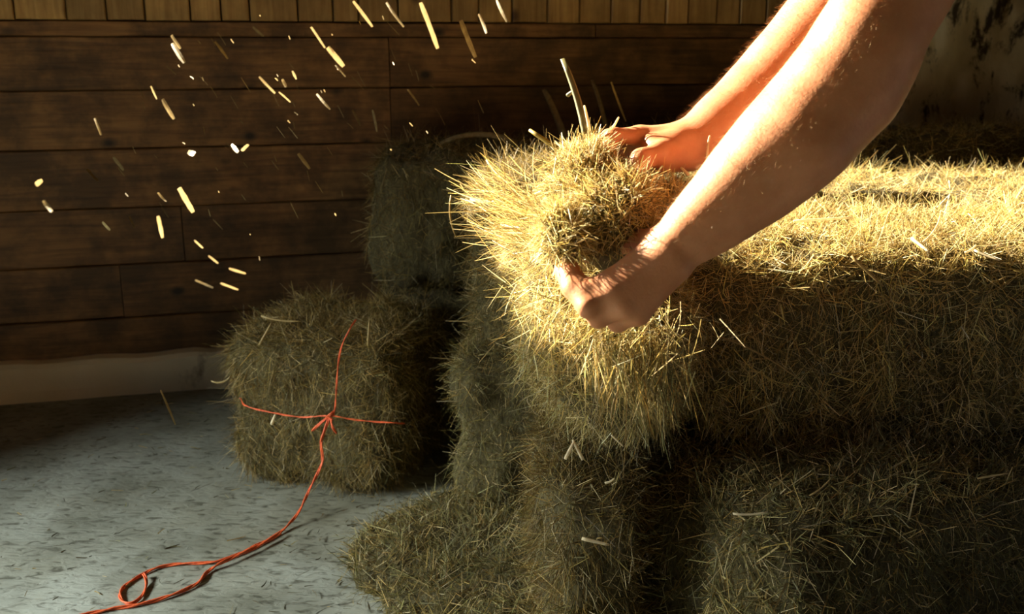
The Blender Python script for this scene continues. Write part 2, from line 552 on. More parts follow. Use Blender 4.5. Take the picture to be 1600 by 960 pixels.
# ------------------------------------------------------------------ hay
PAL = np.array([
    (0.30, 0.255, 0.085), (0.40, 0.315, 0.115), (0.52, 0.41, 0.18), (0.66, 0.55, 0.30),
    (0.25, 0.165, 0.055), (0.24, 0.25, 0.11), (0.34, 0.33, 0.16), (0.47, 0.33, 0.10)])
PW = {
    'mix':   np.array([.22, .22, .14, .06, .14, .10, .06, .06]),
    'green': np.array([.16, .12, .12, .10, .06, .22, .20, .02]),
    'gold':  np.array([.12, .22, .24, .18, .09, .03, .03, .09]),
    'tan':   np.array([.18, .26, .18, .08, .14, .03, .03, .10]),
    'brown': np.array([.18, .18, .08, .03, .34, .05, .04, .10]),
}

TINT = {'gold': (1.02, 0.98, 0.97)}  # creamier tint painted in for sunlit hay
LIGHT_GAIN = {'mix': 0.66, 'green': 0.80, 'gold': 1.42, 'brown': 0.70, 'tan': 0.74}  # sunlit hay raised and shaded hay lowered in the colour itself

def ribbons(Pb, D, C, L, Wd, col, segs=3):
    n = len(Pb)
    side = np.cross(D, rng.normal(size=(n, 3)))
    side /= np.linalg.norm(side, axis=1)[:, None] + 1e-9
    V = np.empty((n, segs + 1, 2, 3), dtype=np.float32)
    for i in range(segs + 1):
        s = i / segs
        c = Pb + D * (L * s)[:, None] + C * (L * (s * s - 0.75 * s))[:, None]
        wd = (Wd * (1 - 0.55 * s ** 3) * 0.5)[:, None]
        V[:, i, 0] = c - side * wd; V[:, i, 1] = c + side * wd
    base = (np.arange(n) * (segs + 1) * 2)[:, None]
    F = np.concatenate([base + np.array([[2 * i, 2 * i + 1, 2 * i + 3, 2 * i + 2]]) for i in range(segs)], 1).reshape(-1, 4)
    colv = np.repeat(col, (segs + 1) * 2, axis=0)
    return V.reshape(-1, 3), F, colv

def pick_col(n, pal, pos=None):
    wts = PW[pal] / PW[pal].sum()
    k = rng.choice(len(PAL), size=n, p=wts)
    c = PAL[k] * np.clip(np.exp(rng.normal(-0.22, 0.48, size=(n, 1))), 0.25, 1.9) * np.array(TINT.get(pal, (1.06, 0.96, 0.84)))
    if pos is not None:
        nz = vnoise(pos * 7.0, 31)[:, None]
        c = c * (1 + 0.18 * nz)
    c = c * LIGHT_GAIN[pal]
    pale = rng.random(n) < 0.045
    c[pale] = np.array([0.70, 0.58, 0.34]) * rng.uniform(0.7, 1.1, (int(pale.sum()), 1))
    return np.clip(c, 0.01, 0.9)

def scatter(V, T, mw, n, pal='mix', L=(0.020, 0.095), Wd=(0.00075, 0.00145), flow=(0, 0, -1.0), fa=0.8, na=0.9, ra=1.15,
            lift=(0.05, 0.55), droop=0.3, weight=None, nf=16.0, back=0.06):
    """straws rooted on a triangulated core; mw is the 4x4 to the world (used for what the room can see)"""
    V = np.asarray(V, float); T = np.asarray(T)
    a, b, c = V[T[:, 0]], V[T[:, 1]], V[T[:, 2]]
    nr = np.cross(b - a, c - a); ar = np.linalg.norm(nr, axis=1); nr = nr / (ar[:, None] + 1e-12)
    cen = (a + b + c) / 3
    R = mw[:3, :3]; tr = mw[:3, 3]
    cw = cen @ R.T + tr; nw = nr @ R.T
    to = CAM - cw; to /= np.linalg.norm(to, axis=1)[:, None]
    vis = np.where((to * nw).sum(1) > -0.25, 1.0, back)
    vis = np.where(nw[:, 2] < -0.6, 0.02, vis)
    wt = ar * vis
    if weight is not None: wt = wt * weight(cw)
    wt /= wt.sum()
    k = rng.choice(len(T), size=n, p=wt)
    u = rng.random((n, 1)); v = rng.random((n, 1))
    fl = (u + v) > 1; u = np.where(fl, 1 - u, u); v = np.where(fl, 1 - v, v)
    p = a[k] + (b[k] - a[k]) * u + (c[k] - a[k]) * v
    nn = nr[k]
    pw = p @ R.T + tr
    nv = np.stack([vnoise(pw * nf, s) for s in (41, 42, 43)], 1)
    d = np.array(flow, float) * fa + nv * na * 1.2 + rng.normal(size=(n, 3)) * ra
    d -= nn * ((d * nn).sum(1)[:, None] * 0.85)
    d /= np.linalg.norm(d, axis=1)[:, None] + 1e-9
    d = d + nn * (rng.uniform(lift[0], lift[1], size=(n, 1)) ** 1.5 * 1.2)
    d /= np.linalg.norm(d, axis=1)[:, None]
    Ls = rng.uniform(0, 1, n) ** 2.0 * (L[1] - L[0]) + L[0]
    Ws = rng.uniform(Wd[0], Wd[1], n) * np.where(rng.random(n) < 0.05, 1.7, 1.0)
    upf = np.clip(nn[:, 2:3] * 1.4, 0, 1)
    cur = rng.normal(size=(n, 3)) * 0.60 + np.array([0, 0, -droop]) * (1 - 0.9 * upf)
    d = d + nn * upf * rng.uniform(0.0, 0.55, size=(n, 1)); d /= np.linalg.norm(d, axis=1)[:, None]
    p = p - nn * 0.008 - d * (Ls * 0.25)[:, None]
    return ribbons(p, d, cur, Ls, Ws, pick_col(n, pal, pw), 2)

def core_box(size, nd=(12, 12, 12), rnd=5.0, amp=0.014, seed=0, ridge=0.008):
    """rounded lumpy box, base at z=0, centred in x and y; returns verts and triangles"""
    sx, sy, sz = size
    V, T, cache = [], [], {}
    def add(i, j, k):
        key = (i, j, k)
        if key not in cache:
            cache[key] = len(V)
            V.append((2 * i / nd[0] - 1, 2 * j / nd[1] - 1, 2 * k / nd[2] - 1))
        return cache[key]
    def quad(a, b, c, d):
        T.append((a, b, c)); T.append((a, c, d))
    for i in range(nd[0]):
        for j in range(nd[1]):
            quad(add(i, j, 0), add(i, j + 1, 0), add(i + 1, j + 1, 0), add(i + 1, j, 0))
            quad(add(i, j, nd[2]), add(i + 1, j, nd[2]), add(i + 1, j + 1, nd[2]), add(i, j + 1, nd[2]))
    for i in range(nd[0]):
        for k in range(nd[2]):
            quad(add(i, 0, k), add(i + 1, 0, k), add(i + 1, 0, k + 1), add(i, 0, k + 1))
            quad(add(i, nd[1], k), add(i, nd[1], k + 1), add(i + 1, nd[1], k + 1), add(i + 1, nd[1], k))
    for j in range(nd[1]):
        for k in range(nd[2]):
            quad(add(0, j, k), add(0, j, k + 1), add(0, j + 1, k + 1), add(0, j + 1, k))
            quad(add(nd[0], j, k), add(nd[0], j + 1, k), add(nd[0], j + 1, k + 1), add(nd[0], j, k + 1))
    V = np.array(V)
    r = (np.abs(V) ** rnd).sum(1) ** (1 / rnd)
    V = V / r[:, None] * np.array([0.5, 0.5, 0.5]) * np.array(size)
    # stretch back so the flats keep the asked size
    nrm = V / (np.array(size) / 2)
    nrm = np.sign(nrm) * np.abs(nrm) ** 4
    nrm /= np.linalg.norm(nrm, axis=1)[:, None] + 1e-9
    dsp = amp * vnoise(V * 9 + seed, seed) + amp * 0.9 * vnoise(V * 24 + seed, seed + 1) + amp * 0.55 * vnoise(V * 47 + seed, seed + 3) + ridge * vnoise(V * np.array([26, 26, 5]) + seed, seed + 2)
    V = V + nrm * dsp[:, None]
    V[:, 2] += sz / 2
    V[:, 2] = np.maximum(V[:, 2], 0.0)
    return V, np.array(T)

def core_blob(blobs, seed=0, amp=0.012, n=28, flat=False):
    """union of noisy ellipsoids (cx,cy,cz,rx,ry,rz) as one vertex set"""
    AV, AT = [], []
    k0 = 0
    for bi, (cx, cy, cz, rx, ry, rz) in enumerate(blobs):
        m = n // 2
        V = []
        for i in range(m + 1):
            th = math.pi * i / m
            for j in range(n):
                ph = 2 * math.pi * j / n
                V.append((math.sin(th) * math.cos(ph), math.sin(th) * math.sin(ph), math.cos(th)))
        V = np.array(V)
        T = []
        for i in range(m):
            for j in range(n):
                q = (j + 1) % n
                T.append((i * n + j, (i + 1) * n + j, (i + 1) * n + q)); T.append((i * n + j, (i + 1) * n + q, i * n + q))
        W = V * np.array([rx, ry, rz]) + np.array([cx, cy, cz])
        dsp = amp * vnoise(W * 14, seed + bi) + amp * 0.6 * vnoise(W * 33, seed + bi + 5)
        W = W + V * dsp[:, None]
        if flat: W[:, 2] = np.maximum(W[:, 2], 0.0)
        AV.append(W); AT.append(np.array(T) + k0); k0 += len(W)
    return np.vstack(AV), np.vstack(AT)

def mat_of(o_loc, rz):
    return np.array(Matrix.Translation(Vector(o_loc)) @ Matrix.Rotation(rz, 4, 'Z'))

def bale(loc, size, rz_deg, label, n, seed, pal='mix', group='hay bales of the stack', nd=None, rnd=6.0, name='hay_bale', cat='hay bale', amp=0.014, ridge=0.013, **kw):
    rz = math.radians(rz_deg)
    root = empty(name, loc, rz)
    tag(root, label, cat, group)
    nd = nd or tuple(max(6, int(s / 0.021)) for s in size)
    V, T = core_box(size, nd, rnd, amp, seed, ridge)
    link('packed_core', make_mesh('packed_core', V, T, M['core'], True), root)
    SV, SF, SC = scatter(V, T, mat_of(loc, rz), n, pal, **kw)
    link('straw', make_mesh('straw', SV, SF, M['hay'], False, SC), root, 'stuff')
    return root

TOPS = dict()
# the right-hand stack
b_top = bale((0.84, 1.835, 0.335), (1.14, 0.46, 0.34), 3, 'sunlit-topped hay bale on the right, lying under the bent elbow', 106949, 11,
             'gold', fa=0.5, na=0.9, Wd=(0.0009, 0.0018), L=(0.020, 0.095), lift=(0.03, 0.5))
b_low = bale((0.692, 1.714, 0.0), (0.98, 0.54, 0.335), 28, 'lowest right hay bale with a grey-green daylit end in the foreground', 72000, 12,
             'green', fa=0.2, na=1.0, Wd=(0.0011, 0.0023), L=(0.018, 0.085), lift=(0.03, 0.5), rnd=5.5)
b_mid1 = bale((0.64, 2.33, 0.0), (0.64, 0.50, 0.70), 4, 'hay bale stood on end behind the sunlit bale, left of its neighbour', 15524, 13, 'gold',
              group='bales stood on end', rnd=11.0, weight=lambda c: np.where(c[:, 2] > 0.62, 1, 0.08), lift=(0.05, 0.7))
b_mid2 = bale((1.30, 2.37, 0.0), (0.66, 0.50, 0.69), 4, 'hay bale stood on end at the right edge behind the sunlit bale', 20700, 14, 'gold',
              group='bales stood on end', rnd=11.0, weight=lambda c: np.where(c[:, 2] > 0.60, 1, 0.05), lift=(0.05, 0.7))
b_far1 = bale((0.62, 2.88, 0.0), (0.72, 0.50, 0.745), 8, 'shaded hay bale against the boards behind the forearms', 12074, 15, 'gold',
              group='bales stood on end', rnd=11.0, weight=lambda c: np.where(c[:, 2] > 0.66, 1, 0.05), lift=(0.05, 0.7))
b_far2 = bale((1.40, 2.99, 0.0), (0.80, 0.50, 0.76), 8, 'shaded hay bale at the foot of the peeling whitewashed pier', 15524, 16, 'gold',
              group='bales stood on end', rnd=11.0, weight=lambda c: np.where(c[:, 2] > 0.66, 1, 0.05), lift=(0.05, 0.7))  # brighter palette makes up in colour for light missing on the far bales
# the left-hand stack
b_l1 = bale((0.15, 2.27, 0.365), (0.44, 0.54, 0.375), -5, 'upper hay bale at the stack corner with a sun-tipped top', 51749, 17, 'mix',
            rnd=9.0, fa=0.35, na=1.0, lift=(0.03, 0.45))
b_l2 = bale((0.125, 2.23, 0.0), (0.45, 0.58, 0.375), -5, 'dim lower hay bale at the stack corner above the loose hay', 44850, 18, 'green',
            rnd=9.0, fa=0.3, na=1.0, lift=(0.03, 0.45))
b_l3 = bale((-0.08, 2.79, 0.365), (0.60, 0.46, 0.37), 5, 'dark upper hay bale pushed against the boards at the far left', 25874, 19, 'brown',
            fa=0.6, na=0.9)
b_l4 = bale((-0.08, 2.77, 0.0), (0.60, 0.46, 0.37), 6, 'dark bottom hay bale behind the tied small bale', 13799, 20, 'brown', fa=0.6, na=0.9)
# the small tied bale
SB_LOC, SB_RZ = (-0.42, 2.33, 0.0), -14.6
b_s = bale(SB_LOC, (0.42, 0.40, 0.365), SB_RZ, 'small square hay bale tied with orange twine on the concrete floor', 51749, 23, 'tan',
           group=None, fa=0.55, na=0.9, L=(0.020, 0.095), lift=(0.03, 0.55), rnd=7.0)

# hay pulled loose at the open end of the top bale
def loose(name, label, cat, blobs, n, seed, pal, group=None, amp=0.014, strands=None, **kw):
    b = np.array(blobs)
    base = np.array([b[:, 0].mean(), b[:, 1].mean(), (b[:, 2] - b[:, 5]).min()])
    root = empty(name, base)
    tag(root, label, cat, group)
    V, T = core_blob(blobs, seed, amp)
    V = V - base
    link('packed_core', make_mesh('packed_core', V, T, M['core'], True), root)
    SV, SF, SC = scatter(V, T, mat_of(base, 0), n, pal, **kw)
    link('straw', make_mesh('straw', SV, SF, M['hay'], False, SC), root, 'stuff')
    return root, base

pulled, pulled_base = loose('loosened_hay', 'sunlit hay pulled loose from the open end of the top bale', 'hay',
    [(0.17, 1.70, 0.53, 0.145, 0.26, 0.20), (0.12, 1.57, 0.60, 0.105, 0.15, 0.145), (0.155, 1.50, 0.53, 0.09, 0.10, 0.13), (0.085, 1.80, 0.61, 0.10, 0.14, 0.12)],
    72450, 51, 'gold', fa=0.1, droop=0.12, na=1.1, lift=(0.03, 0.6), L=(0.020, 0.095))
slab = bale((0.125, 1.57, 0.0), (0.15, 0.34, 0.37), 4, 'brown flake of hay standing upright beneath the loosened hay', 26000, 61, 'brown',
            group=None, name='hay_flake', cat='hay flake', rnd=5.0, fa=0.3, na=1.0, lift=(0.05, 0.6))
heap, _ = loose('loose_hay', 'grey-green heap of loose hay spilled on the concrete floor', 'hay',
    [(0.02, 1.66, 0.0, 0.25, 0.22, 0.045), (-0.12, 1.84, 0.0, 0.21, 0.20, 0.045), (0.06, 1.80, 0.0, 0.18, 0.16, 0.075), (-0.04, 1.98, 0.0, 0.17, 0.12, 0.07)],
    36000, 71, 'green', fa=0.0, na=1.1, ra=1.2, lift=(0.05, 0.6), Wd=(0.001, 0.002), L=(0.018, 0.085), amp=0.016)

# the armful between the hands
k1 = P(955, 350, 1.30); k2 = P(912, 290, 1.36); k3 = P(924, 248, 1.38); k4 = P(1010, 320, 1.36); k5 = P(884, 378, 1.26)
armful, armful_base = loose('hay_armful', 'armful of sunlit hay gripped between the two hands', 'hay',
    [(*k1, 0.062, 0.060, 0.058), (*k2, 0.052, 0.06, 0.05), (*k3, 0.018, 0.025, 0.032), (*k4, 0.05, 0.05, 0.036), (*k5, 0.030, 0.040, 0.040)],
    29324, 81, 'gold', fa=0.1, na=1.1, lift=(0.03, 0.6), weight=lambda c: np.where((np.linalg.norm(c - P(990, 225, 1.38), axis=1) < 0.052) | (np.linalg.norm(c - P(1040, 250, 1.35), axis=1) < 0.045), 0.0, 1.0), L=(0.014, 0.055), Wd=(0.0009, 0.0017), amp=0.012)

def strands(parent, base, p0, p1, spread, n, L, pal, d0, dj, cz=0.0, Wd=(0.0008, 0.0016)):
    t = rng.random((n, 1))
    p = np.array(p0) * (1 - t) + np.array(p1) * t + rng.normal(size=(n, 3)) * np.array(spread) - np.array(base)
    d = np.array(d0) + rng.normal(size=(n, 3)) * dj
    d /= np.linalg.norm(d, axis=1)[:, None]
    Ls = rng.uniform(L[0], L[1], n)
    cur = rng.normal(size=(n, 3)) * 0.12 + np.array([0, 0, cz])
    V, F, C = ribbons(p, d, cur, Ls, rng.uniform(Wd[0], Wd[1], n), pick_col(n, pal))
    return link('hanging_strands', make_mesh('hanging_strands', V, F, M['hay'], False, C), parent, 'stuff')
strands(pulled, pulled_base, P(935, 545, 1.36), P(1045, 560, 1.38), (0.02, 0.02, 0.02), 420, (0.04, 0.12), 'green', (0.06, 0, -1), 0.2)
strands(pulled, pulled_base, P(840, 470, 1.45), P(1030, 520, 1.36), (0.03, 0.02, 0.03), 1100, (0.02, 0.06), 'gold', (-0.3, -0.3, -0.6), 0.7)
# tufts that stand out to the left of the loosened hay
strands(pulled, pulled_base, P(795, 300, 1.85), P(855, 385, 1.62), (0.03, 0.03, 0.025), 650, (0.04, 0.10), 'gold', (-0.8, -0.15, 0.35), 0.35)

# ------------------------------------------------------------------ person: SDF limbs meshed by surface nets
def smin(a, b, k):
    h = np.clip(0.5 + 0.5 * (b - a) / k, 0, 1)
    return b * (1 - h) + a * h - k * h * (1 - h)

def sdf_mesh(prims, h, pad=0.02, smooth=2):
    """prims: (p0, p1, r0, r1, k) round cones blended in order"""
    P0 = np.array([p[0] for p in prims]); P1 = np.array([p[1] for p in prims])
    rr = np.array([max(p[2], p[3]) for p in prims])[:, None]
    lo = np.minimum(P0, P1) - rr; hi = np.maximum(P0, P1) + rr
    org = lo.min(0) - pad; top = hi.max(0) + pad
    dim = np.ceil((top - org) / h).astype(int) + 1
    Fd = np.full(dim, 1.0, dtype=np.float32)
    for (p0, p1, r0, r1, k), l, u in zip(prims, lo, hi):
        m = max(k * 1.5, 3 * h)
        i0 = np.maximum(((l - m - org) / h).astype(int), 0); i1 = np.minimum(np.ceil((u + m - org) / h).astype(int) + 1, dim)
        ax = [org[d] + h * np.arange(i0[d], i1[d]) for d in range(3)]
        gx, gy, gz = np.meshgrid(*ax, indexing='ij')
        p0 = np.array(p0); d = np.array(p1) - p0; dd = (d * d).sum() + 1e-12
        qx, qy, qz = gx - p0[0], gy - p0[1], gz - p0[2]
        t = np.clip((qx * d[0] + qy * d[1] + qz * d[2]) / dd, 0, 1)
        ts = t
        ds = np.sqrt((qx - t * d[0]) ** 2 + (qy - t * d[1]) ** 2 + (qz - t * d[2]) ** 2) - (r0 + (r1 - r0) * ts)
        sl = tuple(slice(i0[q], i1[q]) for q in range(3))
        Fd[sl] = smin(Fd[sl], ds, k).astype(np.float32)
    ins = Fd < 0
    c = [(0, 0, 0), (1, 0, 0), (0, 1, 0), (1, 1, 0), (0, 0, 1), (1, 0, 1), (0, 1, 1), (1, 1, 1)]
    s = np.zeros(dim - 1, dtype=np.int8)
    for o in c:
        s += ins[o[0]:dim[0] - 1 + o[0], o[1]:dim[1] - 1 + o[1], o[2]:dim[2] - 1 + o[2]]
    act = (s > 0) & (s < 8)
    ci = np.argwhere(act)
    idm = np.full(dim - 1, -1, dtype=np.int64); idm[act] = np.arange(len(ci))
    acc = np.zeros((len(ci), 3)); cnt = np.zeros(len(ci))
    for a in range(8):
        for b in range(a + 1, 8):
            oa, ob = np.array(c[a]), np.array(c[b])
            if np.abs(oa - ob).sum() != 1: continue
            fa = Fd[tuple((ci + oa).T)]; fb = Fd[tuple((ci + ob).T)]
            mk = (fa < 0) != (fb < 0)
            t = np.where(mk, fa / (fa - fb + 1e-20), 0)
            acc += np.where(mk[:, None], oa + (ob - oa) * t[:, None], 0); cnt += mk
    V = (ci + acc / cnt[:, None]) * h + org
    Q = []
    for ax in range(3):
        o = np.zeros(3, int); o[ax] = 1
        sl0 = tuple(slice(0, dim[d] - (1 if d == ax else 0)) for d in range(3))
        sl1 = tuple(slice(1 if d == ax else 0, dim[d]) for d in range(3))
        A, B = ins[sl0], ins[sl1]
        e = np.argwhere(A != B)
        u, v = [(1, 2), (2, 0), (0, 1)][ax]
        ok = (e[:, u] > 0) & (e[:, v] > 0) & (e[:, u] < dim[u] - 1) & (e[:, v] < dim[v] - 1)
        e = e[ok]
        du = np.zeros(3, int); du[u] = 1; dv = np.zeros(3, int); dv[v] = 1
        q = np.stack([idm[tuple((e - du - dv).T)], idm[tuple((e - dv).T)], idm[tuple(e.T)], idm[tuple((e - du).T)]], 1)
        flip = ~A[tuple(e.T)]
        q[flip] = q[flip][:, ::-1]
        Q.append(q)
    Q = np.vstack(Q)
    E = np.vstack([Q[:, [0, 1]], Q[:, [1, 2]], Q[:, [2, 3]], Q[:, [3, 0]]])
    for it in range(smooth * 2):
        a2 = np.zeros_like(V); c2 = np.zeros(len(V))
        np.add.at(a2, E[:, 0], V[E[:, 1]]); np.add.at(c2, E[:, 0], 1)
        np.add.at(a2, E[:, 1], V[E[:, 0]]); np.add.at(c2, E[:, 1], 1)
        lam = 0.55 if it % 2 == 0 else -0.50
        V = V + lam * (a2 / c2[:, None] - V)
    return V, Q

def chain(pts, radii, k):
    return [(pts[i], pts[i + 1], radii[i], radii[i + 1], k) for i in range(len(pts) - 1)]

PXM = 1.0 / FPX
def st(x, y, half, t):
    return P(x, y, t), half * t * PXM

# near (left) arm
near = [st(1052, 388, 36, 1.205), st(1085, 360, 42, 1.205), st(1130, 322, 54, 1.20), st(1180, 275, 67, 1.195), st(1235, 222, 76, 1.185), st(1290, 165, 79, 1.175),
        st(1330, 112, 76, 1.165), st(1362, 55, 74, 1.155), st(1405, -25, 76, 1.15), st(1455, -130, 80, 1.14)]
SH_N = np.array([0.62, 1.12, 1.36])
near_pts = [s[0] for s in near] + [SH_N]; near_r = [s[1] for s in near] + [0.062]
prim_n = chain(near_pts, near_r, 0.03)
# olecranon and the forearm muscle below it
prim_n += [(P(1356, 152, 1.16), P(1376, 112, 1.16), 0.027, 0.025, 0.03)]
prim_n += [(P(1262, 222, 1.165), P(1200, 285, 1.185), 0.040, 0.026, 0.03)]
W_n = P(1050, 390, 1.205)
# palm of the near hand: four metacarpals, then fingers, thumb
mcp_n = [P(957, 438, 1.212), P(960, 459, 1.200), P(973, 479, 1.200), P(998, 491, 1.210)]
wr_n = [P(1030, 385, 1.215), P(1040, 397, 1.205), P(1048, 410, 1.20), P(1052, 420, 1.205)]
rm = [0.0135, 0.0145, 0.0145, 0.014]
for i in range(4):
    prim_n += [(wr_n[i], mcp_n[i], 0.0165, rm[i], 0.020)]
fing_n = [
    [mcp_n[0], P(915, 455, 1.212), P(893, 428, 1.232), P(886, 403, 1.25)],
    [mcp_n[1], P(919, 480, 1.200), P(894, 451, 1.218), P(878, 424, 1.24)],
    [mcp_n[2], P(935, 496, 1.213), P(912, 475, 1.242), P(904, 451, 1.265)],
    [mcp_n[3], P(965, 505, 1.228), P(947, 491, 1.253), P(938, 471, 1.272)]]
for i, f in enumerate(fing_n):
    r = [0.0126, 0.0130, 0.0126, 0.0110][i]
    prim_n += chain(f, [r * 1.12, r, r * 0.92, r * 0.78], 0.007)
prim_n += chain([P(1028, 378, 1.225), P(985, 376, 1.262), P(948, 388, 1.292), P(922, 400, 1.305)], [0.017, 0.0145, 0.0125, 0.0105], 0.012)

prim_n += [(P(952, 448, 1.207), P(922, 462, 1.208), 0.0125, 0.011, 0.010), (P(955, 468, 1.203), P(930, 482, 1.208), 0.012, 0.011, 0.010)]

# far (right) arm
far = [st(1085, 226, 35, 1.39), st(1112, 210, 41, 1.395), st(1150, 182, 48, 1.40), st(1195, 143, 55, 1.405), st(1240, 98, 60, 1.40), st(1285, 45, 62, 1.395),
       st(1325, -15, 62, 1.385), st(1375, -100, 64, 1.37)]
SH_F = np.array([0.60, 1.44, 1.38])
prim_f = chain([s[0] for s in far] + [SH_F], [s[1] for s in far] + [0.062], 0.03)
mcp_f = [P(1000, 214, 1.385), P(1000, 212, 1.41), P(1004, 220, 1.432), P(1012, 234, 1.446)]
wr_f = [P(1078, 214, 1.385), P(1078, 214, 1.40), P(1080, 220, 1.41), P(1084, 230, 1.415)]
for i in range(4):
    prim_f += [(wr_f[i], mcp_f[i], 0.0165, 0.0138, 0.018)]
fing_f = [
    [mcp_f[0], P(958, 214, 1.375), P(946, 238, 1.352), P(958, 256, 1.345)],
    [mcp_f[1], P(952, 216, 1.405), P(938, 242, 1.385), P(950, 262, 1.375)],
    [mcp_f[2], P(960, 226, 1.432), P(945, 250, 1.415), P(955, 268, 1.402)],
    [mcp_f[3], P(974, 240, 1.447), P(962, 260, 1.432), P(970, 274, 1.42)]]
for i, f in enumerate(fing_f):
    r = [0.0118, 0.0122, 0.0118, 0.0102][i]
    prim_f += chain(f, [r * 1.12, r, r * 0.92, r * 0.78], 0.007)
prim_f += chain([P(1070, 230, 1.375), P(1032, 240, 1.345), P(1002, 250, 1.325), P(990, 268, 1.318)], [0.019, 0.0155, 0.0135, 0.011], 0.011)
prim_f += [(P(1075, 245, 1.38), P(1030, 252, 1.362), 0.020, 0.018, 0.014)]

prim_f += [(P(1058, 224, 1.372), P(1020, 226, 1.365), 0.019, 0.014, 0.012)]

Vn, Qn = sdf_mesh(prim_n, 0.003)
Vf, Qf = sdf_mesh(prim_f, 0.003)

# rest of the figure, bent forward beside the stack and mostly outside the picture
HIP = np.array([1.05, 0.98, 0.93]); CH = np.array([0.72, 1.27, 1.36]); NK = np.array([0.58, 1.27, 1.50]); HD = np.array([0.47, 1.26, 1.62])
body = chain([HIP, HIP * 0.55 + CH * 0.45 + np.array([0, 0, 0.02]), CH], [0.15, 0.135, 0.15], 0.08)
body += [(SH_N, CH, 0.075, 0.11, 0.07), (SH_F, CH, 0.075, 0.11, 0.07), (CH, NK, 0.085, 0.058, 0.05), (NK, HD, 0.055, 0.085, 0.04)]
fw = HD + np.array([-0.07, 0, -0.05])
body += [(HD, HD + np.array([-0.03, 0, -0.09]), 0.088, 0.062, 0.03), (HD + np.array([-0.07, 0, -0.035]), HD + np.array([-0.105, 0, -0.055]), 0.014, 0.014, 0.02),
         (HD + np.array([-0.085, -0.03, -0.085]), HD + np.array([-0.085, 0.03, -0.085]), 0.008, 0.008, 0.012)]
for s in (-1, 1):
    body += [(HD + np.array([0.01, s * 0.085, -0.02]), HD + np.array([0.0, s * 0.09, 0.02]), 0.012, 0.014, 0.01)]
LEGS = []
for s, ft in ((-1, np.array([1.00, 0.80, 0.07])), (1, np.array([1.10, 1.05, 0.07]))):
    h0 = HIP + np.array([0.0, s * 0.09, -0.03]); kn = (h0 + ft) / 2 + np.array([-0.05, 0, 0.02])
    body += chain([h0, kn, ft], [0.095, 0.062, 0.042], 0.05)
    LEGS.append((h0, kn, ft))
Vb, Qb = sdf_mesh(body, 0.012)
base = np.array([1.05, 0.93, 0.0])
person = empty('person', base)
tag(person, 'person with bare forearms leaning in from the right to pull hay apart', 'person')
AV = np.vstack([Vn, Vf, Vb]) - base
AQ = np.vstack([Qn, Qf + len(Vn), Qb + len(Vn) + len(Vf)])
link('body', make_mesh('body', AV, AQ, M['skin'], True), person)
shirt = chain([HIP + np.array([-0.05, 0, 0.06]), HIP * 0.55 + CH * 0.45 + np.array([0, 0, 0.02]), CH], [0.165, 0.152, 0.168], 0.08)
eln = near_pts[-2]; elf = far[-1][0]
shirt += [(SH_N, CH, 0.092, 0.125, 0.07), (SH_F, CH, 0.092, 0.125, 0.07), (SH_N, SH_N * 0.45 + eln * 0.55, 0.085, 0.082, 0.03), (SH_F, SH_F * 0.45 + elf * 0.55, 0.085, 0.078, 0.03)]
V, Q = sdf_mesh(shirt, 0.012); link('t_shirt', make_mesh('t_shirt', V - base, Q, M['shirt'], True), person)
tr = [(HIP + np.array([0, -0.08, 0]), HIP + np.array([0, 0.08, 0]), 0.155, 0.155, 0.05)]
for h0, kn, ft in LEGS: tr += chain([h0, kn, ft + np.array([0, 0, 0.05])], [0.115, 0.082, 0.075], 0.05)
V, Q = sdf_mesh(tr, 0.014); link('trousers', make_mesh('trousers', V - base, Q, M['trousers'], True), person)
for h0, kn, ft in LEGS:
    V, Q = sdf_mesh([(ft + np.array([0.03, 0, -0.02]), ft + np.array([-0.15, 0, -0.03]), 0.05, 0.04, 0.02), (ft, ft + np.array([0, 0, 0.08]), 0.055, 0.055, 0.02)], 0.01)
    V[:, 2] = np.maximum(V[:, 2], 0.002)
    link('boot', make_mesh('boot', V - base, Q, M['boot'], True), person)
V, Q = sdf_mesh([(HD + np.array([0.03, 0, 0.03]), HD + np.array([-0.02, 0, 0.045]), 0.085, 0.075, 0.03)], 0.01)
link('hair', make_mesh('hair', V - base, Q, M['hair'], True), person)

# fine hair of the forearms
def arm_hair(Vm, Qm, pts, n, wx):
    a, b, c = Vm[Qm[:, 0]], Vm[Qm[:, 1]], Vm[Qm[:, 2]]
    nr = np.cross(b - a, c - a); nr /= np.linalg.norm(nr, axis=1)[:, None] + 1e-12
    cen = (a + c) / 2
    ax = pts[0] - pts[5]; ax = ax / np.linalg.norm(ax)
    s = (cen - pts[5]) @ ax
    full = (pts[0] - pts[5]) @ ax
    ok = np.where((s > -0.12) & (s < full - 0.004))[0]
    k = rng.choice(ok, n)
    nn = nr[k]
    d = nn * rng.uniform(0.25, 0.9, (n, 1)) + ax * 0.7 + rng.normal(size=(n, 3)) * 0.35
    d /= np.linalg.norm(d, axis=1)[:, None]
    return ribbons(cen[k] - nn * 0.0005, d, rng.normal(size=(n, 3)) * 0.25, rng.uniform(0.005, 0.012, n), np.full(n, wx), np.ones((n, 3)), 2)
V1, F1, _ = arm_hair(Vn, Qn, near_pts, 8000, 0.00010)
V2, F2, _ = arm_hair(Vf, Qf, [s[0] for s in far], 6500, 0.00012)
link('arm_hair', make_mesh('arm_hair', np.vstack([V1, V2]) - base, np.vstack([F1, F2 + len(V1)]), M['arm_hair']), person, 'stuff')

